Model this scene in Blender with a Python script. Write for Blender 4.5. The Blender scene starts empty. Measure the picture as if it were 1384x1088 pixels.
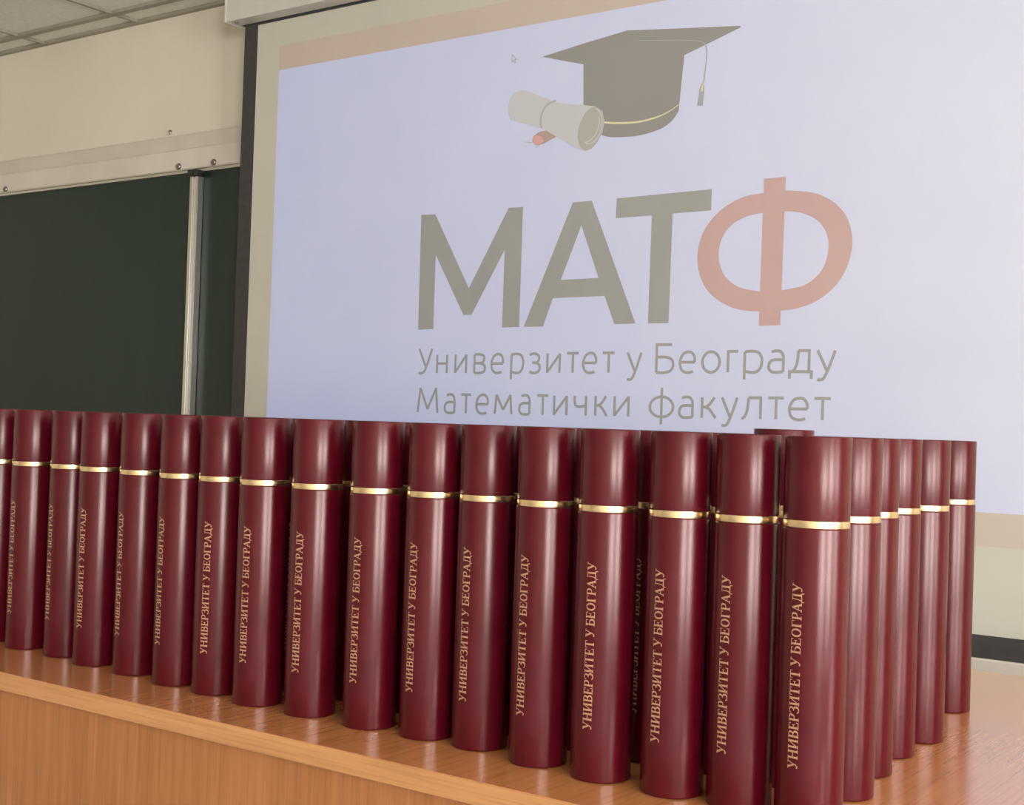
import bpy, bmesh, math, random
from mathutils import Matrix, Vector
C = bpy.context.scene
col = C.collection
PI = math.pi
CAM = 1.373            # camera height above the floor, metres
# ------------------------------------------------------------------ camera
cd = bpy.data.cameras.new('camera'); cam = bpy.data.objects.new('camera', cd); col.objects.link(cam)
cd.sensor_fit = 'HORIZONTAL'; cd.sensor_width = 36.0; cd.lens = 1789.0/1384.0*36.0
cd.clip_start = .02; cd.clip_end = 100
R_ = Vector((0.813977, 0.579951, 0.033128)); U_ = Vector((-0.017277, -0.032834, 0.999311)); F_ = Vector((-0.58064, 0.813989, 0.016706))
m = Matrix((R_, U_, -F_)).transposed().to_4x4(); m.translation = (0, 0, CAM)
cam.matrix_world = m
C.camera = cam
# ------------------------------------------------------------------ view, world
C.view_settings.view_transform = 'Standard'; C.view_settings.look = 'None'
C.view_settings.gamma = 1.0; C.view_settings.use_curve_mapping = False
C.view_settings.exposure = -0.06
C.cycles.use_denoising = True
C.cycles.max_bounces = 8; C.cycles.diffuse_bounces = 5; C.cycles.glossy_bounces = 4
C.cycles.sample_clamp_indirect = 6.0
w = bpy.data.worlds.new('world'); C.world = w; w.use_nodes = True
w.node_tree.nodes['Background'].inputs[0].default_value = (.75, .86, 1, 1)
w.node_tree.nodes['Background'].inputs[1].default_value = 1.0
# ------------------------------------------------------------------ daylight at the windows of the right wall
WX = 3.3                                        # right wall
WIN = [(1.45, 0.60, 100.0), (-.10, .85, 215.0), (-2.5, 1.9, 395.0)]   # centre Y, width, power
WZ0, WZ1 = .95, 2.45
for (wy, ww, pw) in WIN:
    ld = bpy.data.lights.new('window_daylight', 'AREA'); ld.shape = 'RECTANGLE'
    ld.size = WZ1-WZ0; ld.size_y = ww; ld.energy = pw; ld.color = (1.0, .98, .95)
    lo = bpy.data.objects.new('window_daylight', ld); col.objects.link(lo)
    lo.location = (WX+.12, wy, (WZ0+WZ1)/2); lo.rotation_euler = (0, PI/2, 0)
SLIDE = '''{"M": [[-2.6512, 0.6477], [-2.5944, 0.6455], [-2.4539, 0.4109], [-2.3139, 0.6469], [-2.2617, 0.6457], [-2.2613, 0.2894], [-2.324, 0.2889], [-2.3235, 0.5219], [-2.4401, 0.3293], [-2.4708, 0.329], [-2.5876, 0.5191], [-2.5871, 0.288], [-2.6482, 0.2869]], "A": [[-2.0859, 0.6471], [-2.0215, 0.6471], [-1.8649, 0.2929], [-1.9336, 0.2923], [-1.9683, 0.373], [-2.1441, 0.3717], [-2.1764, 0.2894], [-2.2451, 0.2896]], "Ah": [[-2.0542, 0.5792], [-1.9905, 0.4249], [-2.1188, 0.4241]], "T": [[-1.9389, 0.648], [-1.9394, 0.5918], [-1.8236, 0.5922], [-1.8252, 0.2924], [-1.7604, 0.2922], [-1.7584, 0.5933], [-1.6414, 0.5941], [-1.6412, 0.6513]], "stem": [[-1.4897, 0.6671], [-1.4282, 0.6677], [-1.4316, 0.2809], [-1.4921, 0.2806]], "CLo": [[-1.487, 0.6302], [-1.5434, 0.6241], [-1.5942, 0.6042], [-1.6349, 0.5737], [-1.6627, 0.5373], [-1.6762, 0.4949], [-1.6775, 0.4567], [-1.6664, 0.4132], [-1.6413, 0.3742], [-1.6063, 0.3472], [-1.5643, 0.3282], [-1.5232, 0.3202], [-1.4904, 0.3185]], "CLi": [[-1.4873, 0.5777], [-1.5315, 0.5718], [-1.5719, 0.5556], [-1.5994, 0.5289], [-1.6129, 0.4965], [-1.6139, 0.4634], [-1.6039, 0.4298], [-1.5822, 0.403], [-1.5456, 0.3816], [-1.4895, 0.37]], "CRo": [[-1.4318, 0.3186], [-1.3847, 0.3239], [-1.3325, 0.342], [-1.2864, 0.3766], [-1.2575, 0.4202], [-1.2438, 0.473], [-1.2464, 0.5132], [-1.2615, 0.5543], [-1.2905, 0.5876], [-1.3265, 0.6105], [-1.3699, 0.6242], [-1.4285, 0.6318]], "CRi": [[-1.431, 0.3718], [-1.372, 0.3817], [-1.3344, 0.4053], [-1.3141, 0.436], [-1.3062, 0.4717], [-1.309, 0.5033], [-1.3241, 0.5335], [-1.3486, 0.5554], [-1.3876, 0.5716], [-1.4302, 0.5776]], "cap": [[-2.2112, 1.0865], [-2.0643, 1.1057], [-1.9222, 1.1221], [-1.7517, 1.103], [-1.5724, 1.0834], [-1.5685, 1.0794], [-1.6523, 1.0528], [-1.7372, 1.0272], [-1.7433, 0.9561], [-1.7487, 0.8861], [-1.7534, 0.8689], [-1.7758, 0.8448], [-1.8155, 0.8281], [-1.8766, 0.8194], [-1.9462, 0.8221], [-1.9891, 0.8306], [-2.0404, 0.8573], [-2.0602, 0.9212], [-2.0649, 1.045], [-2.1365, 1.0651]], "goldline": [[-2.0194, 0.8767], [-1.9905, 0.8693], [-1.9477, 0.8623], [-1.878, 0.858], [-1.8168, 0.8652], [-1.777, 0.878], [-1.7509, 0.8922]], "cord": [[-1.8828, 1.0879], [-1.7505, 1.0703], [-1.6945, 1.06], [-1.6767, 1.051], [-1.6697, 1.0343], [-1.6689, 1.0109], [-1.6755, 0.9419]], "tassel": [[-1.6808, 0.9437], [-1.6721, 0.9345], [-1.6754, 0.8807], [-1.6929, 0.8827], [-1.6867, 0.9287]], "tasselhi": [[-1.68, 0.9413], [-1.6753, 0.9349], [-1.6774, 0.92], [-1.6832, 0.9195]], "roll": [[-2.3275, 0.9514], [-2.3208, 0.9796], [-2.3055, 0.9913], [-2.2862, 0.9954], [-2.269, 0.994], [-2.1619, 0.9484], [-2.1466, 0.9423], [-2.0575, 0.9259], [-2.021, 0.9187], [-1.9953, 0.9017], [-1.987, 0.8702], [-1.993, 0.8402], [-2.0168, 0.8058], [-2.0344, 0.7952], [-2.0487, 0.7916], [-2.0746, 0.8008], [-2.1503, 0.8436], [-2.1966, 0.8716], [-2.314, 0.9101], [-2.325, 0.9286]], "rollend": [[-1.9933, 0.8476], [-1.9909, 0.8613], [-1.9907, 0.8748], [-1.9926, 0.8872], [-1.9965, 0.8981], [-2.0023, 0.9069], [-2.0096, 0.9131], [-2.0181, 0.9165], [-2.0273, 0.9168], [-2.0369, 0.914], [-2.0463, 0.9082], [-2.0551, 0.8998], [-2.0627, 0.8891], [-2.0689, 0.8767], [-2.0733, 0.8632], [-2.0757, 0.8493], [-2.0759, 0.8357], [-2.074, 0.8231], [-2.0699, 0.8121], [-2.0641, 0.8033], [-2.0567, 0.7972], [-2.0481, 0.794], [-2.0388, 0.7939], [-2.0292, 0.7968], [-2.0199, 0.8027], [-2.0112, 0.8112], [-2.0036, 0.8219], [-1.9975, 0.8342]], "rollin": [[-2.0171, 0.9115], [-2.0061, 0.9029], [-1.996, 0.8834], [-1.997, 0.8529], [-2.0089, 0.8265], [-2.0314, 0.8121], [-2.0497, 0.8163], [-2.0318, 0.8226], [-2.0144, 0.8393], [-2.0047, 0.8659], [-2.0055, 0.8875]], "rband": [[-2.1559, 0.9496], [-2.1768, 0.9457], [-2.1952, 0.9333], [-2.2058, 0.9124], [-2.208, 0.8905], [-2.2028, 0.8741]], "red": [[-2.234, 0.852], [-2.2116, 0.8649], [-2.1797, 0.8661], [-2.1503, 0.8436], [-2.1725, 0.8364], [-2.1934, 0.8278], [-2.2237, 0.8256], [-2.2357, 0.8369]], "redhi": [[-2.2354, 0.849], [-2.2227, 0.8559], [-2.2033, 0.8489], [-2.1937, 0.8353], [-2.2101, 0.8275], [-2.2293, 0.8293]], "redl": [[-2.2604, 0.8387], [-2.2356, 0.835]], "redl2": [[-2.2235, 0.8193], [-2.204, 0.8281]], "cursor": [[-2.3205, 1.1083], [-2.3196, 1.0857], [-2.3142, 1.0888], [-2.31, 1.0812], [-2.3061, 1.0826], [-2.3104, 1.0909], [-2.3033, 1.0912]], "row1": [["У", -2.6401, -2.5889], ["н", -2.5672, -2.5287], ["и", -2.4958, -2.4542], ["в", -2.4226, -2.3826], ["е", -2.3584, -2.316], ["р", -2.2856, -2.2424], ["з", -2.2198, -2.1826], ["и", -2.1563, -2.1136], ["т", -2.0889, -2.0493], ["е", -2.033, -1.9896], ["т", -1.9686, -1.9293], ["у", -1.8868, -1.8432], ["Б", -1.7944, -1.7423], ["е", -1.7214, -1.6765], ["о", -1.6536, -1.6023], ["г", -1.5775, -1.5485], ["р", -1.5294, -1.4802], ["а", -1.461, -1.4198], ["д", -1.4019, -1.3422], ["у", -1.3265, -1.2801]], "row2": [["М", -2.6388, -2.5601], ["а", -2.5321, -2.494], ["т", -2.469, -2.4316], ["е", -2.4102, -2.3672], ["м", -2.3407, -2.2792], ["а", -2.2516, -2.2147], ["т", -2.1882, -2.1491], ["и", -2.1283, -2.0847], ["ч", -2.0581, -2.0194], ["к", -1.9872, -1.9493], ["и", -1.9243, -1.8791], ["ф", -1.811, -1.7382], ["а", -1.7194, -1.679], ["к", -1.6506, -1.6097], ["у", -1.5916, -1.5476], ["л", -1.5342, -1.4798], ["т", -1.4588, -1.4158], ["е", -1.3993, -1.3504], ["т", -1.3321, -1.2882]]}'''
# ------------------------------------------------------------------ helpers
def tag(o, label=None, cat=None, group=None, kind=None):
    if label: o['label'] = label
    if cat: o['category'] = cat
    if group: o['group'] = group
    if kind: o['kind'] = kind
    return o
def empty(name, loc=(0, 0, 0), rz=0):
    o = bpy.data.objects.new(name, None); col.objects.link(o); o.location = loc; o.rotation_euler = (0, 0, rz)
    o.empty_display_size = .05
    return o
def obj(name, me, mat, parent=None, loc=None):
    if isinstance(me, bmesh.types.BMesh):
        b = me; me = bpy.data.meshes.new(name); b.to_mesh(me); b.free()
    if mat and not me.materials: me.materials.append(mat)
    o = bpy.data.objects.new(name, me); col.objects.link(o)
    if parent: o.parent = parent
    if loc: o.location = loc
    return o
def box(b, x0, x1, y0, y1, z0, z1, bev=0):
    r = bmesh.ops.create_cube(b, size=1)
    for v in r['verts']:
        v.co = ((x0+x1)/2+v.co.x*(x1-x0), (y0+y1)/2+v.co.y*(y1-y0), (z0+z1)/2+v.co.z*(z1-z0))
    if bev:
        es = list({e for v in r['verts'] for e in v.link_edges})
        bmesh.ops.bevel(b, geom=es, offset=bev, segments=2, affect='EDGES', profile=.5)
    return b
def bx(x0, x1, y0, y1, z0, z1, bev=0): return box(bmesh.new(), x0, x1, y0, y1, z0, z1, bev)
def lathe(prof, n=72, cap=True):
    """prof: (radius, z) list, smooth-shaded side"""
    b = bmesh.new(); rings = []
    for r, z in prof:
        rings.append([b.verts.new((r*math.cos(2*PI*i/n), r*math.sin(2*PI*i/n), z)) for i in range(n)])
    for a, c in zip(rings, rings[1:]):
        for i in range(n):
            f = b.faces.new((a[i], a[(i+1) % n], c[(i+1) % n], c[i])); f.smooth = True
    if cap:
        b.faces.new(list(reversed(rings[0]))); b.faces.new(rings[-1])
    return b
# ------------------------------------------------------------------ materials
def mat(name, colr, rough=.5, metal=0, spec=.5):
    m = bpy.data.materials.new(name); m.use_nodes = True
    p = m.node_tree.nodes['Principled BSDF']
    p.inputs['Base Color'].default_value = (*colr, 1); p.inputs['Roughness'].default_value = rough
    p.inputs['Metallic'].default_value = metal; p.inputs['Specular IOR Level'].default_value = spec
    return m, m.node_tree, p
def nd(t, k, **kw):
    n = t.nodes.new(k)
    for a, v in kw.items():
        if a in n.inputs: n.inputs[a].default_value = v
        else: setattr(n, a, v)
    return n
def noise_col(t, p, c0, c1, scale=(1, 1, 1), ns=8.0, detail=4, lo=.35, hi=.65, coord='Object', rough=.55):
    tc = nd(t, 'ShaderNodeTexCoord'); mp = nd(t, 'ShaderNodeMapping'); mp.inputs['Scale'].default_value = scale
    n = nd(t, 'ShaderNodeTexNoise'); n.inputs['Scale'].default_value = ns; n.inputs['Detail'].default_value = detail; n.inputs['Roughness'].default_value = rough
    cr = nd(t, 'ShaderNodeValToRGB'); cr.color_ramp.elements[0].position = lo; cr.color_ramp.elements[1].position = hi
    cr.color_ramp.elements[0].color = (*c0, 1); cr.color_ramp.elements[1].color = (*c1, 1)
    t.links.new(tc.outputs[coord], mp.inputs[0]); t.links.new(mp.outputs[0], n.inputs[0]); t.links.new(n.outputs[0], cr.inputs[0])
    t.links.new(cr.outputs[0], p.inputs['Base Color'])
    return mp, n, cr
def bump(t, p, src, strength=.2, dist=.001, prev=None):
    b = nd(t, 'ShaderNodeBump'); b.inputs['Strength'].default_value = strength; b.inputs['Distance'].default_value = dist
    t.links.new(src, b.inputs['Height'])
    if prev: t.links.new(prev.outputs[0], b.inputs['Normal'])
    t.links.new(b.outputs[0], p.inputs['Normal']); return b
def lin(r, g, b):
    f = lambda c: (c/255/12.92 if c/255 <= .04045 else ((c/255+.055)/1.055)**2.4)
    return (f(r), f(g), f(b))

# burgundy leatherette
M_leather, t, p = mat('burgundy_leatherette', (.07, .004, .009), .25, 0, .38)
p.inputs['Specular Tint'].default_value = (1, .84, .81, 1)
mp, n, cr = noise_col(t, p, (.056, .0012, .0048), (.067, .0021, .0072), ns=30, detail=5)
oi = nd(t, 'ShaderNodeObjectInfo'); vm = nd(t, 'ShaderNodeVectorMath', operation='ADD')
tc = [x for x in t.nodes if x.type == 'TEX_COORD'][0]
sc_ = nd(t, 'ShaderNodeVectorMath', operation='SCALE'); sc_.inputs['Scale'].default_value = 9.0
cb = nd(t, 'ShaderNodeCombineXYZ')
for k in range(3): t.links.new(oi.outputs['Random'], cb.inputs[k])
t.links.new(cb.outputs[0], sc_.inputs[0]); t.links.new(tc.outputs['Object'], vm.inputs[0]); t.links.new(sc_.outputs[0], vm.inputs[1])
t.links.new(vm.outputs[0], mp.inputs[0])
g = nd(t, 'ShaderNodeTexNoise'); g.inputs['Scale'].default_value = 900; g.inputs['Detail'].default_value = 2; t.links.new(vm.outputs[0], g.inputs[0])
b1 = bump(t, p, g.outputs[0], .22, .0005)
g2 = nd(t, 'ShaderNodeTexNoise'); g2.inputs['Scale'].default_value = 26; g2.inputs['Detail'].default_value = 3
mp2 = nd(t, 'ShaderNodeMapping'); mp2.inputs['Scale'].default_value = (1, 1, .55); t.links.new(vm.outputs[0], mp2.inputs[0]); t.links.new(mp2.outputs[0], g2.inputs[0])
b2 = bump(t, p, g2.outputs[0], .12, .0012, b1)
# gilt
M_gold, t, p = mat('brushed_gilt_ring', (.86, .62, .27), .26, 1.0)
mp, n, cr = noise_col(t, p, (.78, .58, .34), (.90, .71, .46), ns=60, detail=3)
rr = nd(t, 'ShaderNodeTexNoise'); rr.inputs['Scale'].default_value = 220; t.links.new(mp.outputs[0], rr.inputs[0]); bump(t, p, rr.outputs[0], .18, .0006)
M_foil, t, p = mat('gilt_foil_print', (.8, .45, .28), .42, .5)
noise_col(t, p, (.42, .235, .135), (.56, .34, .20), ns=300, detail=2)
M_card, t, p = mat('card_tube_lining', (.30, .25, .2), .8)
# woods
def wood(name, c0, c1, c2, axis, rough, fine=1.0):
    m, t, p = mat(name, c1, rough, 0, .7 if rough < .25 else .5)
    s = {'x': (1.2, 26, 26), 'y': (26, 1.2, 26), 'z': (26, 26, 1.2)}[axis]
    mp, n, cr = noise_col(t, p, c0, c2, scale=s, ns=2.2*fine, detail=8, lo=.3, hi=.72, rough=.62)
    e = cr.color_ramp.elements.new(.5); e.color = (*c1, 1)
    n.inputs['Distortion'].default_value = .35
    s2 = {'x': (3, 160, 160), 'y': (160, 3, 160), 'z': (160, 160, 3)}[axis]
    mpb = nd(t, 'ShaderNodeMapping'); mpb.inputs['Scale'].default_value = s2
    tcx = [x for x in t.nodes if x.type == 'TEX_COORD'][0]; t.links.new(tcx.outputs['Object'], mpb.inputs[0])
    nb = nd(t, 'ShaderNodeTexNoise'); nb.inputs['Scale'].default_value = 2.0; nb.inputs['Detail'].default_value = 3; t.links.new(mpb.outputs[0], nb.inputs[0])
    mx = nd(t, 'ShaderNodeMixRGB', blend_type='MULTIPLY'); mx.inputs[0].default_value = .55
    cr2 = nd(t, 'ShaderNodeValToRGB'); cr2.color_ramp.elements[0].position = .34; cr2.color_ramp.elements[1].position = .52
    cr2.color_ramp.elements[0].color = (.72, .66, .6, 1); cr2.color_ramp.elements[1].color = (1, 1, 1, 1)
    t.links.new(nb.outputs[0], cr2.inputs[0]); t.links.new(cr.outputs[0], mx.inputs[1]); t.links.new(cr2.outputs[0], mx.inputs[2])
    t.links.new(mx.outputs[0], p.inputs['Base Color'])
    bump(t, p, nb.outputs[0], .06, .0004)
    return m
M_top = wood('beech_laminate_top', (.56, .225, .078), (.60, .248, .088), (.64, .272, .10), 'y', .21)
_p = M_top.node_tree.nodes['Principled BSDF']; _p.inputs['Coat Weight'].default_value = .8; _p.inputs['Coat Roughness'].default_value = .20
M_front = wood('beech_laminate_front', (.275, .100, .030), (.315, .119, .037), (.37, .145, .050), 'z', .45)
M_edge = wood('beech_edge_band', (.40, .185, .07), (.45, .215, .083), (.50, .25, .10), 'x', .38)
# room
M_wall, t, p = mat('cream_wall_paint', lin(226, 215, 193), .85, 0, .2)
mp, n, cr = noise_col(t, p, lin(216, 209, 191), lin(225, 218, 201), ns=1.6, detail=6)
pn = nd(t, 'ShaderNodeTexNoise'); pn.inputs['Scale'].default_value = 160; pn.inputs['Detail'].default_value = 4; t.links.new(mp.outputs[0], pn.inputs[0]); bump(t, p, pn.outputs[0], .15, .002)
M_tile, t, p = mat('mineral_fibre_ceiling_tile', lin(206, 202, 192), .95, 0, .1)
mp, n, cr = noise_col(t, p, lin(222, 219, 210), lin(236, 233, 225), ns=70, detail=5, lo=.3, hi=.7); bump(t, p, n.outputs[0], .3, .002)
M_grid, t, p = mat('painted_ceiling_rail', lin(158, 152, 142), .6)
noise_col(t, p, lin(150, 142, 128), lin(158, 150, 137), ns=12)
M_floor, t, p = mat('grey_linoleum', (.25, .22, .19), .5); noise_col(t, p, (.44, .45, .46), (.54, .55, .56), ns=5)
M_plain, t, p = mat('plain_painted_metal', lin(205, 200, 192), .4); noise_col(t, p, lin(202, 197, 189), lin(208, 203, 195), ns=6)
M_rail, t, p = mat('white_laminate_rail', lin(214, 204, 194), .45); noise_col(t, p, lin(212, 202, 192), lin(219, 210, 201), ns=5)
M_cap, t, p = mat('grey_laminate_strip', lin(200, 190, 178), .5); noise_col(t, p, lin(203, 195, 184), lin(211, 203, 193), ns=5)
M_alu, t, p = mat('brushed_aluminium', (.62, .60, .55), .33, .9)
mp, n, cr = noise_col(t, p, (.58, .56, .51), (.66, .64, .6), scale=(1, 1, .02), ns=300)
M_green, t, p = mat('green_chalkboard_enamel', (.016, .034, .026), .40, 0, .35)
noise_col(t, p, (.010, .027, .019), (.018, .035, .026), scale=(3, 3, .35), ns=2.2, detail=6, lo=.3, hi=.75)
M_black, t, p = mat('black_plastic', (.02, .02, .02), .45); noise_col(t, p, (.017, .017, .017), (.025, .025, .025), ns=20)
M_border, t, p = mat('black_screen_border', (.040, .041, .042), .75, 0, .3); noise_col(t, p, (.050, .050, .048), (.060, .059, .057), ns=40)
M_steel, t, p = mat('screw_steel', (.35, .32, .3), .35, 1); noise_col(t, p, (.3, .28, .26), (.4, .37, .35), ns=200)
FAB = lin(198, 195, 183)
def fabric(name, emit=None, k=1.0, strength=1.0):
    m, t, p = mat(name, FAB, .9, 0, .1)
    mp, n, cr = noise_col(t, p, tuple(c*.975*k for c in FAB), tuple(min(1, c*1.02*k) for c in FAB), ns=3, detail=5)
    f = nd(t, 'ShaderNodeTexNoise'); f.inputs['Scale'].default_value = 700; t.links.new(mp.outputs[0], f.inputs[0]); bump(t, p, f.outputs[0], .12, .0005)
    if emit:
        p.inputs['Emission Color'].default_value = (*emit, 1); p.inputs['Emission Strength'].default_value = strength
    return m
# projector light painted as emission; k paints the cloth darker under most slide colours
M_fab = fabric('screen_fabric')
M_s_white = fabric('projected_white', (.030, .085, .315))
M_s_peach = fabric('projected_orange', (.075, .006, .006), .86)
M_s_red = fabric('projected_red', (.18, .008, .045), .66)
M_s_dark = fabric('slide_grey_darkened_cloth', (.003, .022, .045), .60)
M_s_cap = fabric('slide_black_darkened_cloth', (.001, .008, .025), .52)
M_s_grey = fabric('projected_mid_grey', (.03, .05, .09), .64)
M_s_paper = fabric('projected_paper', (.18, .19, .23), .66)
M_s_paper2 = fabric('projected_paper_shade', (.03, .04, .05), .70)
M_s_gold = fabric('projected_gold', (.34, .30, .12), .6)
M_s_ribbon = fabric('projected_ribbon', (.12, .01, .02), .62)
M_s_ribbon2 = fabric('projected_ribbon_light', (.30, .03, .05), .66)

# ------------------------------------------------------------------ setting: room shell
XL, XR, YB, YW = -6.6, WX, -5.0, 3.329
ZC = CAM+1.519
def struct(name, me, mt, parent=None):
    o = obj(name, me, mt, parent)
    if not parent: o['kind'] = 'structure'
    return o
struct('floor', bx(XL, XR, YB, YW, -.05, 0), M_floor)
struct('wall_back', bx(XL-.1, XR+.1, YW, YW+.1, 0, ZC+.15), M_wall)
struct('wall_left', bx(XL-.1, XL, YB, YW, 0, ZC+.15), M_wall)
struct('wall_front', bx(XL-.1, XR+.1, YB-.1, YB, 0, ZC+.15), M_wall)
b = bmesh.new()
box(b, XR, XR+.1, YB, YW, 0, WZ0); box(b, XR, XR+.1, YB, YW, WZ1, ZC+.15)
ys = [YB]
for wy, ww, _ in sorted(WIN): ys += [wy-ww/2, wy+ww/2]
ys.append(YW)
for a, c in zip(ys[::2], ys[1::2]): box(b, XR, XR+.1, a, c, WZ0, WZ1)
struct('wall_right', b, M_wall)
for k, (wy, ww, _) in enumerate(WIN):
    b = bmesh.new()
    y0, y1 = wy-ww/2, wy+ww/2
    for q in ((y0, y0+.05), (y1-.05, y1), (wy-.03, wy+.03)): box(b, XR+.02, XR+.08, q[0], q[1], WZ0, WZ1)
    box(b, XR+.02, XR+.08, y0, y1, WZ0, WZ0+.05); box(b, XR+.02, XR+.08, y0, y1, WZ1-.05, WZ1)
    struct('window_%d' % (k+1), b, M_plain)
# suspended ceiling: slab, rails, single tiles
ceil = struct('ceiling', bx(XL, XR, YB, YW, ZC+.10, ZC+.15), M_grid)
gx = [-4.22+.6*i for i in range(-4, 13)]; gx = [x for x in gx if XL < x < XR]
gy = [3.197-.6*i for i in range(0, 14)]; gy = [y for y in gy if y > YB]
for y in gy: struct('ceiling_rail', bx(XL, XR, y-.014, y+.014, ZC, ZC+.012), M_grid, ceil)
for x in gx: struct('ceiling_rail', bx(x-.008, x+.008, YB, YW, ZC+.001, ZC+.012), M_grid, ceil)
struct('wall_angle', bx(XL, XR, YW-.022, YW, ZC-.001, ZC+.012), M_grid, ceil)
tile_me = {}
xs = [XL]+gx+[XR]; yy = [YB]+sorted(gy)+[YW]
for x0, x1 in zip(xs, xs[1:]):
    for y0, y1 in zip(yy, yy[1:]):
        k = (round(x1-x0, 3), round(y1-y0, 3))
        if k[0] < .02: continue
        if k not in tile_me:
            b = bx(-(x1-x0)/2+.003, (x1-x0)/2-.003, -(y1-y0)/2+.003, (y1-y0)/2-.003, .006, .022)
            me = bpy.data.meshes.new('ceiling_tile'); b.to_mesh(me); b.free(); me.materials.append(M_tile); tile_me[k] = me
        obj('ceiling_tile', tile_me[k], None, ceil, ((x0+x1)/2, (y0+y1)/2, ZC+.006))

# ------------------------------------------------------------------ chalkboard
cbz = CAM
board = empty('chalkboard', (-4.6, YW, CAM-.5))
def bpart(name, x0, x1, d0, d1, z0, z1, mt, bev=0, par=None):
    """box in wall coordinates: d = distance off the wall, z relative to the camera height"""
    b = bx(x0+4.6, x1+4.6, -d1, -d0, z0+.5, z1+.5, bev)
    o = obj(name, b, mt, par or board); return o
BX0, BX1 = -6.35, -1.0
bpart('upper_strip', BX0, BX1, .0, .018, .994, 1.052, M_cap, .002)
bpart('top_rail', BX0, BX1, .0, .030, .914, .992, M_rail, .002)
bpart('bottom_rail', BX0, BX1, .0, .030, -.40, -.36, M_rail, .002)
bpart('upper_channel', BX0, BX1, .006, .036, .911, .916, M_alu, .001)
bpart('lower_channel', BX0, BX1, .004, .033, .900, .9105, M_alu, .001)
bpart('writing_panel', BX0+.01, -3.815, .004, .016, -.36, .903, M_green)
bpart('writing_panel', -3.815, BX1-.01, .004, .016, -.36, .903, M_green)
post = bpart('aluminium_post', -3.846, -3.802, .016, .046, -.38, .882, M_alu, .003)
bpart('post_rib', -3.832, -3.822, .046, .053, -.38, .880, M_alu, .0025, post)
bpart('post_rib', -3.812, -3.8025, .046, .050, -.38, .880, M_alu, .002, post)
pc = bpart('post_cap', -3.851, -3.826, .028, .056, .880, .907, M_black, .004)
bpart('post_cap', -3.820, -3.797, .028, .056, .880, .905, M_black, .004)
bpart('post_cap', -3.83, -3.815, .028, .050, .880, .898, M_black, .003)
for sx, sz in ((-3.928, .933), (-3.735, .932), (-5.029, .931)):
    b = lathe([(.0125, 0), (.0125, .004), (.010, .0075), (.0045, .009), (.004, .006)], 20)
    bmesh.ops.rotate(b, verts=b.verts, cent=(0, 0, 0), matrix=Matrix.Rotation(PI/2, 3, 'X'))
    s_ = obj('screw', b, M_steel, board, (sx+4.6, -.030, sz-.004+.5))
tag(board, 'dark green chalkboard with white top rail on the back wall', 'chalkboard')
# bent nail left in the plaster above the board
b = bmesh.new()
def tube(b, pts, r, n=8):
    pr = None
    for i, pnt in enumerate(pts):
        d = (pts[min(i+1, len(pts)-1)]-pts[max(i-1, 0)]).normalized()
        a = d.orthogonal().normalized(); c = d.cross(a)
        ring = [b.verts.new(pnt+(a*math.cos(2*PI*k/n)+c*math.sin(2*PI*k/n))*r) for k in range(n)]
        if pr:
            for k in range(n):
                f = b.faces.new((pr[k], pr[(k+1) % n], ring[(k+1) % n], ring[k])); f.smooth = True
        else: b.faces.new(ring[::-1])
        pr = ring
    b.faces.new(pr)
tube(b, [Vector(q) for q in ((0, .01, .0), (0, -.010, .002), (.004, -.016, -.004), (.010, -.016, -.014))], .0028)
tag(obj('nail', b, M_steel, None, (-4.014, YW, CAM+1.076)), 'small bent nail sticking out of the cream wall above the chalkboard', 'nail')

# ------------------------------------------------------------------ projection screen
YS = 3.195
scr = empty('projection_screen', (-2.0, YS, CAM-.52))
def sp(name, b, mt, par=None, loc=None): return obj(name, b, mt, par or scr, loc)
def sbox(x0, x1, y0, y1, z0, z1, bev=0): return bx(x0+2.0, x1+2.0, y0-YS, y1-YS, z0+.52, z1+.52, bev)
SX0, SX1 = -3.482, -.20
housing = sp('housing', sbox(-3.514, -.02, 3.130, 3.206, 1.368, 1.478, .002), M_plain)
for hx in (-3.1, -1.8, -.5): sp('ceiling_bracket', sbox(hx, hx+.04, 3.15, 3.19, 1.476, 1.519), M_plain)
# the case is open below: roller slot, end screw
sp('roller_slot', sbox(-3.49, -.19, 3.188, 3.203, 1.3665, 1.3695), M_border)
sp('end_cap', sbox(-3.518, -3.508, 3.128, 3.208, 1.366, 1.480, .002), M_plain)
b = lathe([(.006, 0), (.006, -.003), (.003, -.005)], 16)
sp('screw', b, M_steel, None, (-3.478+2, 3.150-YS, 1.3685+.52))
# cloth: white field and black border strips, real thickness
FX0, FX1, FZ0, FZ1 = -3.4165, -.265, -.458, 1.360
sp('screen_cloth', sbox(FX0, FX1, YS, YS+.0012, FZ0, FZ1), M_fab)
sp('border_strip', sbox(SX0, FX0, YS, YS+.0012, -.512, 1.369), M_border)
sp('border_strip', sbox(FX1, SX1, YS, YS+.0012, -.512, 1.369), M_border)
sp('border_strip', sbox(FX0, FX1, YS, YS+.0012, FZ1, 1.369), M_border)
sp('border_strip', sbox(FX0, FX1, YS, YS+.0012, -.512, FZ0), M_border)
sp('bottom_bar', sbox(SX0, SX1, YS-.006, YS+.012, -.552, -.5125, .004), M_rail)
tag(scr, 'pull-down projection screen with black border showing a graduation slide', 'projection screen')
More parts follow.
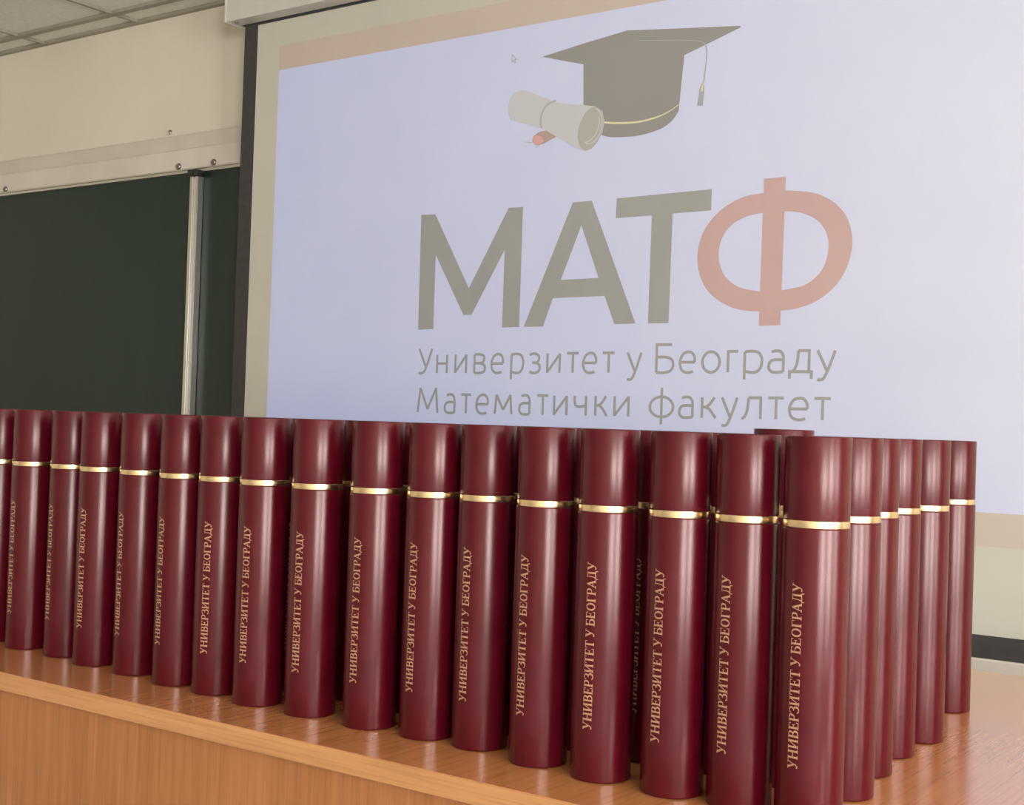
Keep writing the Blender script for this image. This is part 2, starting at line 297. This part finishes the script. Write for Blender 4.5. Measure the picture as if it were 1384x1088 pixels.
# the projected slide
slide = sp('projected_slide', sbox(-3.306, -.606, YS-.0008, YS-.0002, -.170, 1.188), M_s_white)
sp('slide_stripe', sbox(-3.306, -.606, YS-.0008, YS-.0002, 1.188, 1.272), M_s_peach, slide)
sp('slide_stripe', sbox(-3.306, -.606, YS-.0008, YS-.0002, -.250, -.170), M_s_peach, slide)
for o_ in slide.children: o_.location = (0, 0, 0)
def flat(polys, y=0.0012):
    """polygons given as (x, z relative to camera) on the screen plane"""
    b = bmesh.new()
    for k, pl in enumerate(polys):
        vs = [b.verts.new((x+2.0, -y-k*.00002, z+.52)) for x, z in pl]
        f = b.faces.new(vs); 
        f.normal_update()
        if f.normal.y > 0: f.normal_flip()
        bmesh.ops.triangulate(b, faces=[f])
    return b
def strip(b, pts, y, mapf=None):
    """pts: (u, v, width); ribbon with mitred joins; mapf maps (u, v, y) to a 3-D point"""
    n = len(pts); L = []; Rr = []
    for i in range(n):
        x, z, wd = pts[i]
        if i == 0: d = (pts[1][0]-x, pts[1][1]-z); s = 1
        elif i == n-1: d = (x-pts[-2][0], z-pts[-2][1]); s = 1
        else:
            d1 = Vector((x-pts[i-1][0], z-pts[i-1][1])).normalized(); d2 = Vector((pts[i+1][0]-x, pts[i+1][1]-z)).normalized()
            dd = d1+d2
            if dd.length < .1: dd = d1
            d = (dd.x, dd.y); s = 1/max(.45, dd.normalized().dot(d1))
        l = math.hypot(*d); nx, nz = -d[1]/l, d[0]/l
        L.append((x+nx*wd/2*s, z+nz*wd/2*s)); Rr.append((x-nx*wd/2*s, z-nz*wd/2*s))
    A = [b.verts.new(mapf(q[0], q[1], y)) for q in L]; B = [b.verts.new(mapf(q[0], q[1], y)) for q in Rr]
    for i in range(n-1):
        try: b.faces.new((B[i], B[i+1], A[i+1], A[i]))
        except ValueError: pass
def strokes(b, pts, y, mapf):
    """like strip, but a sharp corner gets two overlapping straight pieces"""
    runs = [[pts[0]]]; ext = [[0, 0]]
    for i in range(1, len(pts)):
        runs[-1].append(pts[i])
        if i < len(pts)-1:
            d1 = Vector((pts[i][0]-pts[i-1][0], pts[i][1]-pts[i-1][1])).normalized(); d2 = Vector((pts[i+1][0]-pts[i][0], pts[i+1][1]-pts[i][1])).normalized()
            c = d1.dot(d2)
            if c < .6:
                e = .5 if c > -.35 else .12
                ext[-1][1] = e; runs.append([pts[i]]); ext.append([e, 0])
    for r, (e0, e1) in zip(runs, ext):
        r = [list(q) for q in r]
        for k, n, e in ((0, 1, e0), (-1, -2, e1)):
            dx, dz = r[k][0]-r[n][0], r[k][1]-r[n][1]; l = math.hypot(dx, dz)
            r[k][0] += dx/l*e*r[k][2]; r[k][1] += dz/l*e*r[k][2]
        strip(b, r, y, mapf); y += .00001
def smooth(pts, k=5):
    out = []
    P = [pts[0]]+list(pts)+[pts[-1]]
    for i in range(1, len(P)-2):
        for j in range(k):
            t_ = j/k
            out.append(tuple(.5*((2*P[i][c])+(-P[i-1][c]+P[i+1][c])*t_+(2*P[i-1][c]-5*P[i][c]+4*P[i+1][c]-P[i+2][c])*t_*t_+(-P[i-1][c]+3*P[i][c]-3*P[i+1][c]+P[i+2][c])*t_**3) for c in range(len(P[i]))))
    out.append(tuple(pts[-1])); return out
smap = lambda u, v, y: (u+2.0, -y, v+.52)
import json
S = json.loads(SLIDE)
# big letters
def lname(b, mt, name='slide_letter'):
    return sp(name, b, mt, slide)
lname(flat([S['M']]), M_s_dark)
A = S['A']; H = S['Ah']
# A with its counter: ring split into two polygons
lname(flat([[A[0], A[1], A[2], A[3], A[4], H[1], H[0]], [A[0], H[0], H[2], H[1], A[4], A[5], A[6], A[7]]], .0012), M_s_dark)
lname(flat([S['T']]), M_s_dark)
b = flat([S['stem'], smooth(S['CLo'], 4)+smooth(S['CLi'], 4)[::-1], smooth(S['CRo'], 4)+smooth(S['CRi'], 4)[::-1]])
lname(b, M_s_red)
# picture of the cap and the scroll
K_ = S['cap']; K_ = K_[:8]+smooth(K_[8:17], 4)+K_[17:]
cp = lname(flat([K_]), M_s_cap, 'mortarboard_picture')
def line(pts, w, mt, y, name, sm=True):
    q = [(x, z, w) for x, z in pts]
    b = bmesh.new(); strip(b, smooth(q, 4) if sm and len(q) > 2 else q, y, smap); return lname(b, mt, name)
g_ = [(x, z, w) for (x, z), w in zip(S['goldline'], (.003, .005, .006, .0055, .0045, .003, .002))]
b = bmesh.new(); strip(b, smooth(g_, 4), .0016, smap); lname(b, M_s_gold, 'cap_piping_picture')
line(S['cord'][:4], .0018, M_s_grey, .0016, 'tassel_cord_picture'); line(S['cord'][3:], .003, M_s_grey, .0017, 'tassel_cord_picture')
lname(flat([S['tassel']], .0018), M_s_grey, 'tassel_picture'); lname(flat([S['tasselhi']], .002), M_s_gold, 'tassel_highlight_picture')
lname(flat([S['red']], .0013), M_s_ribbon, 'ribbon_picture'); lname(flat([S['redhi']], .0014), M_s_ribbon2, 'ribbon_picture')
line(S['redl'], .002, M_s_paper2, .0014, 'ribbon_picture'); line(S['redl2'], .002, M_s_paper2, .0014, 'ribbon_picture')
lname(flat([S['roll']], .0020), M_s_paper, 'scroll_picture')
line(S['rband'], .0055, M_s_paper2, .0022, 'scroll_band_picture')
lname(flat([S['rollend']], .0022), M_s_paper2, 'scroll_mouth_picture')
line(S['rollin'], .0035, M_s_paper, .0024, 'scroll_edge_picture')
cur = S['cursor']
line(cur+[cur[0]], .0022, M_s_grey, .0013, 'mouse_pointer_picture', False)
# two lines of light lettering
CC = 1.33
E_ = [(.5+.5*math.sin(2*PI*k/20), .5+.5*math.cos(2*PI*k/20)) for k in range(21)]
GL = {
 'У': [[(0, CC), (.56, .33)], ['s', (1, CC), (.70, .60), (.50, .18), (.34, .03), (.16, -.01), (0, .01)]],
 'н': [[(0, 0), (0, 1)], [(1, 0), (1, 1)], [(0, .52), (1, .52)]],
 'и': [[(0, 1), (0, 0)], [(0, .03), (1, .97)], [(1, 1), (1, 0)]],
 'в': [[(0, 0), (0, 1)], ['s', (0, 1), (.45, 1), (.84, .93), (.90, .77), (.82, .60), (.5, .53), (0, .53)], ['s', (.45, .53), (.86, .45), (1, .27), (.88, .07), (.5, 0), (0, 0)]],
 'е': [[(.03, .50), (1, .50)], ['s', (1, .50), (.97, .76), (.80, .96), (.53, 1), (.24, .92), (.05, .68), (0, .44), (.09, .17), (.32, .02), (.62, 0), (.9, .05)]],
 'р': [[(0, -.34), (0, .97)], ['s', (0, .97), (.4, 1), (.78, .94), (.97, .72), (1, .48), (.92, .2), (.7, .03), (.4, 0), (0, .05)]],
 'з': [['s', (0, .93), (.3, 1), (.62, .99), (.87, .88), (.90, .72), (.76, .57), (.5, .53), (.25, .53)], ['s', (.48, .53), (.85, .46), (1, .27), (.88, .08), (.6, 0), (.3, .0), (0, .06)]],
 'т': [[(0, 1), (1, 1)], [(.52, 1), (.52, 0)]],
 'у': [[(0, 1), (.56, .06)], ['s', (1, 1), (.74, .38), (.52, -.06), (.36, -.29), (.18, -.35), (0, -.33)]],
 'Б': [[(.9, CC+.04), (0, CC+.04), (0, 0)], ['s', (0, 0), (.5, 0), (.86, .1), (1, .38), (.88, .66), (.5, .76), (0, .76)]],
 'о': [E_],
 'г': [[(0, 0), (0, 1), (1, 1)]],
 'а': [['s', (.18, .95), (.45, 1), (.76, .98), (.95, .84), (1, .62), (1, .3), (1, .03)], ['s', (1, .03), (.6, 0), (.25, .02), (.04, .16), (.02, .36), (.16, .53), (.45, .59), (1, .58)]],
 'д': [[(0, -.30), (0, .03), (1, .03), (1, -.30)], [(.88, .03), (.88, 1), (.38, 1)], ['s', (.38, 1), (.36, .6), (.28, .25), (.14, .03)]],
 'М': [[(0, 0), (.11, CC), (.50, .20), (.90, CC), (1, 0)]],
 'м': [[(0, 0), (.09, 1), (.5, .22), (.91, 1), (1, 0)]],
 'ч': [['s', (0, 1), (0, .75), (.1, .52), (.36, .45), (.7, .47), (1, .52)], [(1, 1), (1, 0)]],
 'к': [[(0, 0), (0, 1)], ['s', (.9, 1), (.55, .66), (.25, .53), (0, .53)], ['s', (.2, .53), (.52, .44), (.78, .22), (1, 0)]],
 'ф': [[(.5, 1.45), (.5, -.36)], E_],
 'л': [['s', (0, .01), (.14, .06), (.26, .28), (.33, .62), (.36, 1)], [(.36, 1), (1, 1), (1, 0)]],
}
LW = .0078
def row(lst, basef, xhf):
    for ch, x0, x1 in lst:
        b = bmesh.new(); y = .0012
        xm = (x0+x1)/2; z0 = basef(xm)+LW/2; z1 = xhf(xm)-LW/2
        for stv in GL[ch]:
            sm = stv[0] == 's'
            pts = [(x0+(x1-x0)*a, z0+(z1-z0)*c, LW) for a, c in (stv[1:] if sm else stv)]
            if sm: pts = smooth(pts, 5)
            (strip if sm or len(pts) > 9 else strokes)(b, pts, y, smap); y += .00004
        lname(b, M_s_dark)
lerp = lambda xa, za, xb, zb: (lambda x: za+(zb-za)*min(1.02, max(0, (x-xa)/(xb-xa))))
r1, r2 = S['row1'], S['row2']
row(r1, lerp(r1[0][1], .1473, r1[-1][2], .1555), lerp(r1[0][1], .2117, r1[-1][2], .2190))
row(r2, lerp(r2[0][1], .0248, r2[-1][2], .0335), lerp(r2[0][1], .0895, r2[-1][2], .0965))

# ------------------------------------------------------------------ desk
DT = CAM-.42309
desk = empty('lecture_desk', (-1.3, 1.9, 0))
DX0, DX1, DY0, DY1 = -3.9, .75, 1.263, 2.496
def dp(name, x0, x1, y0, y1, z0, z1, mt, bev=0): return obj(name, bx(x0+1.3, x1+1.3, y0-1.9, y1-1.9, z0, z1, bev), mt, desk)
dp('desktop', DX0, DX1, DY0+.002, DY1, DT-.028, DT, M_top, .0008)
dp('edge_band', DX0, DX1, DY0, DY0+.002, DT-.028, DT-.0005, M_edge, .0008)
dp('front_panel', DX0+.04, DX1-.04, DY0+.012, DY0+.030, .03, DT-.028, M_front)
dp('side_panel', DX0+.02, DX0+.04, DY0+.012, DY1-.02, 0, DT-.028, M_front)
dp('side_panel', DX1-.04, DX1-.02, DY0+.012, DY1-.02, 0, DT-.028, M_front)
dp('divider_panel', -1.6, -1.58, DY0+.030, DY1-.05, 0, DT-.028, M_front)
tag(desk, 'long beech-coloured lecture desk with a panelled front under the tubes', 'desk')

# ------------------------------------------------------------------ diploma tubes
TR, TC, ZB0, ZB1, TH = .03705, .03615, .3218, .3299, .4211
body_b = lathe([(.030, .0004), (TR-.0012, .0004), (TR-.0003, .0010), (TR, .0024), (TR, .3204), (TR-.0002, .3213), (TC+.0001, .3217), (TC-.002, .3217)], 96)
body_me = bpy.data.meshes.new('tube_body'); body_b.to_mesh(body_me); body_b.free(); body_me.materials.append(M_leather)
ring_b = lathe([(TC-.004, ZB0), (TC+.0001, ZB0), (TC+.0002, ZB0+.0006), (TC+.0002, ZB1-.0006), (TC+.0001, ZB1), (TC-.004, ZB1)], 96)
ring_me = bpy.data.meshes.new('gilt_ring'); ring_b.to_mesh(ring_me); ring_b.free(); ring_me.materials.append(M_gold)
cap_b = lathe([(TC-.003, ZB1+.0002), (TC, ZB1+.0002), (TC+.0002, ZB1+.0012), (TC+.0002, TH-.0010), (TC-.0001, TH-.0003), (TC-.0007, TH), (TC-.0030, TH), (TC-.0034, TH-.0008)], 96)
cap_me = bpy.data.meshes.new('tube_cap'); cap_b.to_mesh(cap_me); cap_b.free(); cap_me.materials.append(M_leather)
neck_b = lathe([(TC-.003, ZB1-.001), (TC-.0028, ZB1), (TC-.0028, ZB1+.011), (TC-.003, ZB1+.012)], 64)
neck_me = bpy.data.meshes.new('tube_neck'); neck_b.to_mesh(neck_me); neck_b.free(); neck_me.materials.append(M_gold)
# serif lettering wrapped round the tube
n_, T_ = .085, .20
def V(x, top=True, bot=True, w=T_):
    r = [[(x, 0.02, w), (x, .98, w)]]
    if top: r.append([(x-.19, .965, .07), (x+.19, .965, .07)])
    if bot: r.append([(x-.19, .035, .07), (x+.19, .035, .07)])
    return r
def drop(x, z0, z1): return [[(x, z0, .07), (x, z1, .07)]]
SG = {
 'У': (1.0, [[(.20, .97, T_), (.53, .36, T_)], ['s', (.84, .97, n_), (.60, .45, n_), (.44, .14, .10), (.27, .04, .12), (.12, .09, .12)], [(.02, .965, .07), (.40, .965, .07)], [(.68, .965, .07), (1.0, .965, .07)]]),
 'Н': (1.10, V(.22)+V(.86)+[[(.22, .5, n_), (.86, .5, n_)]]),
 'И': (1.10, V(.22)+V(.86)+[[(.28, .12, n_), (.80, .88, n_)]]),
 'В': (.88, V(.22)+[['s', (.22, .965, .07), (.50, .965, .08), (.68, .88, .16), (.70, .75, .18), (.62, .58, .13), (.45, .52, .07), (.22, .52, .07)], ['s', (.40, .52, .07), (.66, .46, .13), (.77, .28, .2), (.66, .09, .14), (.45, .035, .07), (.22, .035, .07)]]),
 'Е': (.86, V(.22)+[[(.22, .965, .07), (.74, .965, .07)], [(.22, .5, .07), (.56, .5, .07)], [(.22, .035, .07), (.78, .035, .07)]]+drop(.73, 1, .76)+drop(.56, .64, .36)+drop(.78, 0, .26)),
 'Р': (.84, V(.22)+[['s', (.22, .965, .07), (.50, .965, .08), (.69, .88, .17), (.73, .70, .19), (.66, .52, .15), (.48, .44, .07), (.22, .44, .07)]]),
 'З': (.80, [['s', (.12, .84, .10), (.26, .95, .09), (.45, .965, .08), (.63, .86, .16), (.64, .70, .17), (.52, .55, .10), (.30, .52, .07)], ['s', (.42, .53, .07), (.64, .46, .14), (.71, .27, .2), (.60, .08, .13), (.38, .03, .08), (.18, .06, .09), (.08, .18, .10)]]+drop(.10, .96, .74)),
 'Т': (.92, V(.46, False)+[[(.06, .965, .07), (.86, .965, .07)]]+drop(.07, 1, .74)+drop(.85, 1, .74)),
 'Б': (.88, V(.22)+[[(.22, .965, .07), (.74, .965, .07)], ['s', (.22, .56, .07), (.48, .56, .07), (.70, .48, .15), (.78, .29, .2), (.68, .1, .14), (.48, .035, .07), (.22, .035, .07)]]+drop(.73, 1, .76)),
 'О': (1.02, [['s']+[(.51+.36*math.sin(2*PI*k/16), .5+.455*math.cos(2*PI*k/16), .08+.12*abs(math.sin(2*PI*k/16))) for k in range(17)]]),
 'Г': (.80, V(.22)+[[(.22, .965, .07), (.74, .965, .07)]]+drop(.73, 1, .72)),
 'А': (1.0, [[(.14, .03, n_), (.48, .98, n_)], [(.46, .98, T_), (.82, .03, T_)], [(.24, .33, .07), (.68, .33, .07)], [(.0, .035, .07), (.30, .035, .07)], [(.64, .035, .07), (1.0, .035, .07)]]),
 'Д': (1.06, [['s', (.20, .06, n_), (.32, .34, n_), (.38, .96, n_)], [(.78, .04, T_), (.78, .98, T_)], [(.26, .965, .07), (.96, .965, .07)], [(.04, .05, .09), (1.0, .05, .09)], [(.08, .05, .09), (.05, -.20, .07)], [(.96, .05, .09), (.99, -.20, .07)]]),
}
WORDS = 'УНИВЕРЗИТЕТ У БЕОГРАДУ'
tot = sum(.32 if c == ' ' else SG[c][0]+.02 for c in WORDS)
Z0T, Z1T, CAPH = .0625, .2625, .0118
ux = (Z1T-Z0T)/tot
def letter_mesh():
    b = bmesh.new(); adv = 0.0; lay = 0
    for c in WORDS:
        if c == ' ': adv += .32; continue
        wd, sts = SG[c]
        for stv in sts:
            sm = stv[0] == 's'; pts = list(stv[1:] if sm else stv)
            pts = smooth(pts, 3) if sm else pts
            q = []
            for a, c2 in zip(pts, pts[1:]):
                k = max(1, int(math.hypot(c2[0]-a[0], c2[1]-a[1])/.26)) if not sm else 1
                q += [tuple(a[j]+(c2[j]-a[j])*i/k for j in range(3)) for i in range(k)]
            q.append(pts[-1])
            off = .00016+(lay % 12)*.000006; lay += 1
            def mp_(u, v, y, adv=adv, off=off):
                a = -(v-.5)*CAPH/TR; r = TR+off
                return (r*math.sin(a), -r*math.cos(a), Z0T+(adv+u)*ux)
            # widths are in cap heights along v and u alike
            strip(b, q, off, mp_)
        adv += wd+.02
    bmesh.ops.recalc_face_normals(b, faces=b.faces)
    me = bpy.data.meshes.new('lettering'); b.to_mesh(me); b.free(); me.materials.append(M_foil)
    return me
let_me = letter_mesh()
proto = empty('diploma_tube')
pb = obj('body', body_me, None, proto); pr_ = obj('gilt_ring', ring_me, None, proto); pk = obj('cap', cap_me, None, proto); pl_ = obj('lettering', let_me, None, proto)
pl_['label'] = 'gilt foil lettering running up the tube'
pr_['label'] = 'shiny gilt ring'
first = [True]
def place(x, y, ang, label, group, letters=True, lift=0.0):
    """ang: where the lettering sits, degrees round from the side that faces the room's middle (the audience side)"""
    if first[0]: r = proto; first[0] = False; kids = [pb, pr_, pk, pl_]
    else:
        r = proto.copy(); col.objects.link(r); kids = []
        for ch in (pb, pr_, pk, pl_):
            if ch is pl_ and not letters: continue
            k = ch.copy(); col.objects.link(k); k.parent = r; kids.append(k)
    l = math.hypot(x, y)
    r.location = (x, y, DT); r.rotation_euler = (0, 0, math.atan2(-x/l, y/l)+math.radians(ang))
    if lift:
        kids[2].location = (0, 0, lift)
        nk = obj('neck', neck_me, None, r)
    tag(r, label, 'tube', group)
    return r
FR = [(-2.168, 1.436), (-2.0626, 1.4309), (-1.9524, 1.4313), (-1.8534, 1.418), (-1.7444, 1.4143), (-1.6338, 1.404), (-1.5388, 1.4014), (-1.4378, 1.3915), (-1.3331, 1.3934), (-1.2222, 1.3962), (-1.1265, 1.4045), (-1.0393, 1.408), (-.9354, 1.3921), (-.8389, 1.3857), (-.7414, 1.3864), (-.6576, 1.3912), (-.5712, 1.3853)]
AN = [-80, -60, -62, -49, -58, -55, -33, -39, -37, -40, -42, -40, -40, -28, -34, -34, -29]
ORD = ['first', 'second', 'third', 'fourth', 'fifth', 'sixth', 'seventh', 'eighth', 'ninth', 'tenth', 'eleventh', 'twelfth', 'thirteenth', 'fourteenth', 'fifteenth', 'sixteenth', 'seventeenth']
random.seed(5)
for i, ((x, y), a) in enumerate(zip(FR, AN)):
    if i == 16: lab = 'large burgundy tube nearest the viewer, at the right-hand corner of the front row'
    elif i == 0: lab = 'burgundy tube cut by the left picture edge, leftmost of the front row'
    elif i < 9: lab = 'burgundy tube with gilt ring and lettering, %s from the left in the front row' % ORD[i]
    else: lab = 'burgundy tube with gilt ring and lettering in the front row, %s from its right-hand corner' % ORD[16-i]
    place(x, y, a, lab, 'burgundy tubes in the front row')
EC = [(-.5838, 1.5154), (-.6038, 1.6338), (-.6146, 1.7509), (-.6119, 1.8652), None, (-.6452, 2.1025)]
el = ['burgundy tube directly behind the large corner tube in the right-hand end column', 'narrowest showing burgundy tube of the right-hand end column, second behind the corner tube',
      'burgundy tube third behind the corner tube, gilt specks of lettering at its left side', 'burgundy tube just in front of the rearmost one in the right-hand end column', None,
      'rearmost and rightmost burgundy tube, standing alone at the far end of the column']
ea = [-100, -120, -78, 150, 0, 170]
for e, a, lb in zip(EC, ea, el):
    if e: place(e[0], e[1], a, lb, 'burgundy tubes in the right-hand end column')
BL = lambda r, n: 'burgundy tube, %s row from the front, %s from its right-hand end' % (ORD[r], ORD[n] if n < 17 else NUM[n-17])
NUM = ['eighteenth', 'nineteenth', 'twentieth', 'twenty-first', 'twenty-second', 'twenty-third', 'twenty-fourth', 'twenty-fifth', 'twenty-sixth', 'twenty-seventh', 'twenty-eighth', 'twenty-ninth', 'thirtieth']
BG = 'burgundy tubes packed behind the front row'
place(-.6695, 1.514, -60, 'burgundy tube behind the front row whose cap sticks up above all others', BG, True, .0072)
place(-.7577, 1.512, -60, BL(1, 2), BG)
place(-.8430, 1.505, -31, 'burgundy tube in the second row, its lettering showing through a gap between front tubes', BG)
rows = [(1.512, [-.951], -1.052, -2.42), (1.634, [], -.705, -2.60), (1.751, [], -.715, -2.80), (1.866, [], -.712, -2.98), (1.984, [], -.735, -3.15), (2.102, [], -.747, -3.30)]
for ri, (ry, pre, x, xe) in enumerate(rows):
    k_ = 4 if ri == 0 else (0 if ri == 4 else 1)
    for q in pre: place(q, ry-.016, -50, BL(ri+1, k_), BG); k_ += 1
    while x > xe:
        place(x+random.uniform(-.006, .006), ry+random.uniform(-.008, .008), random.uniform(-90, -30), BL(ri+1, k_), BG, letters=ry < 1.6); k_ += 1
        x -= .1005
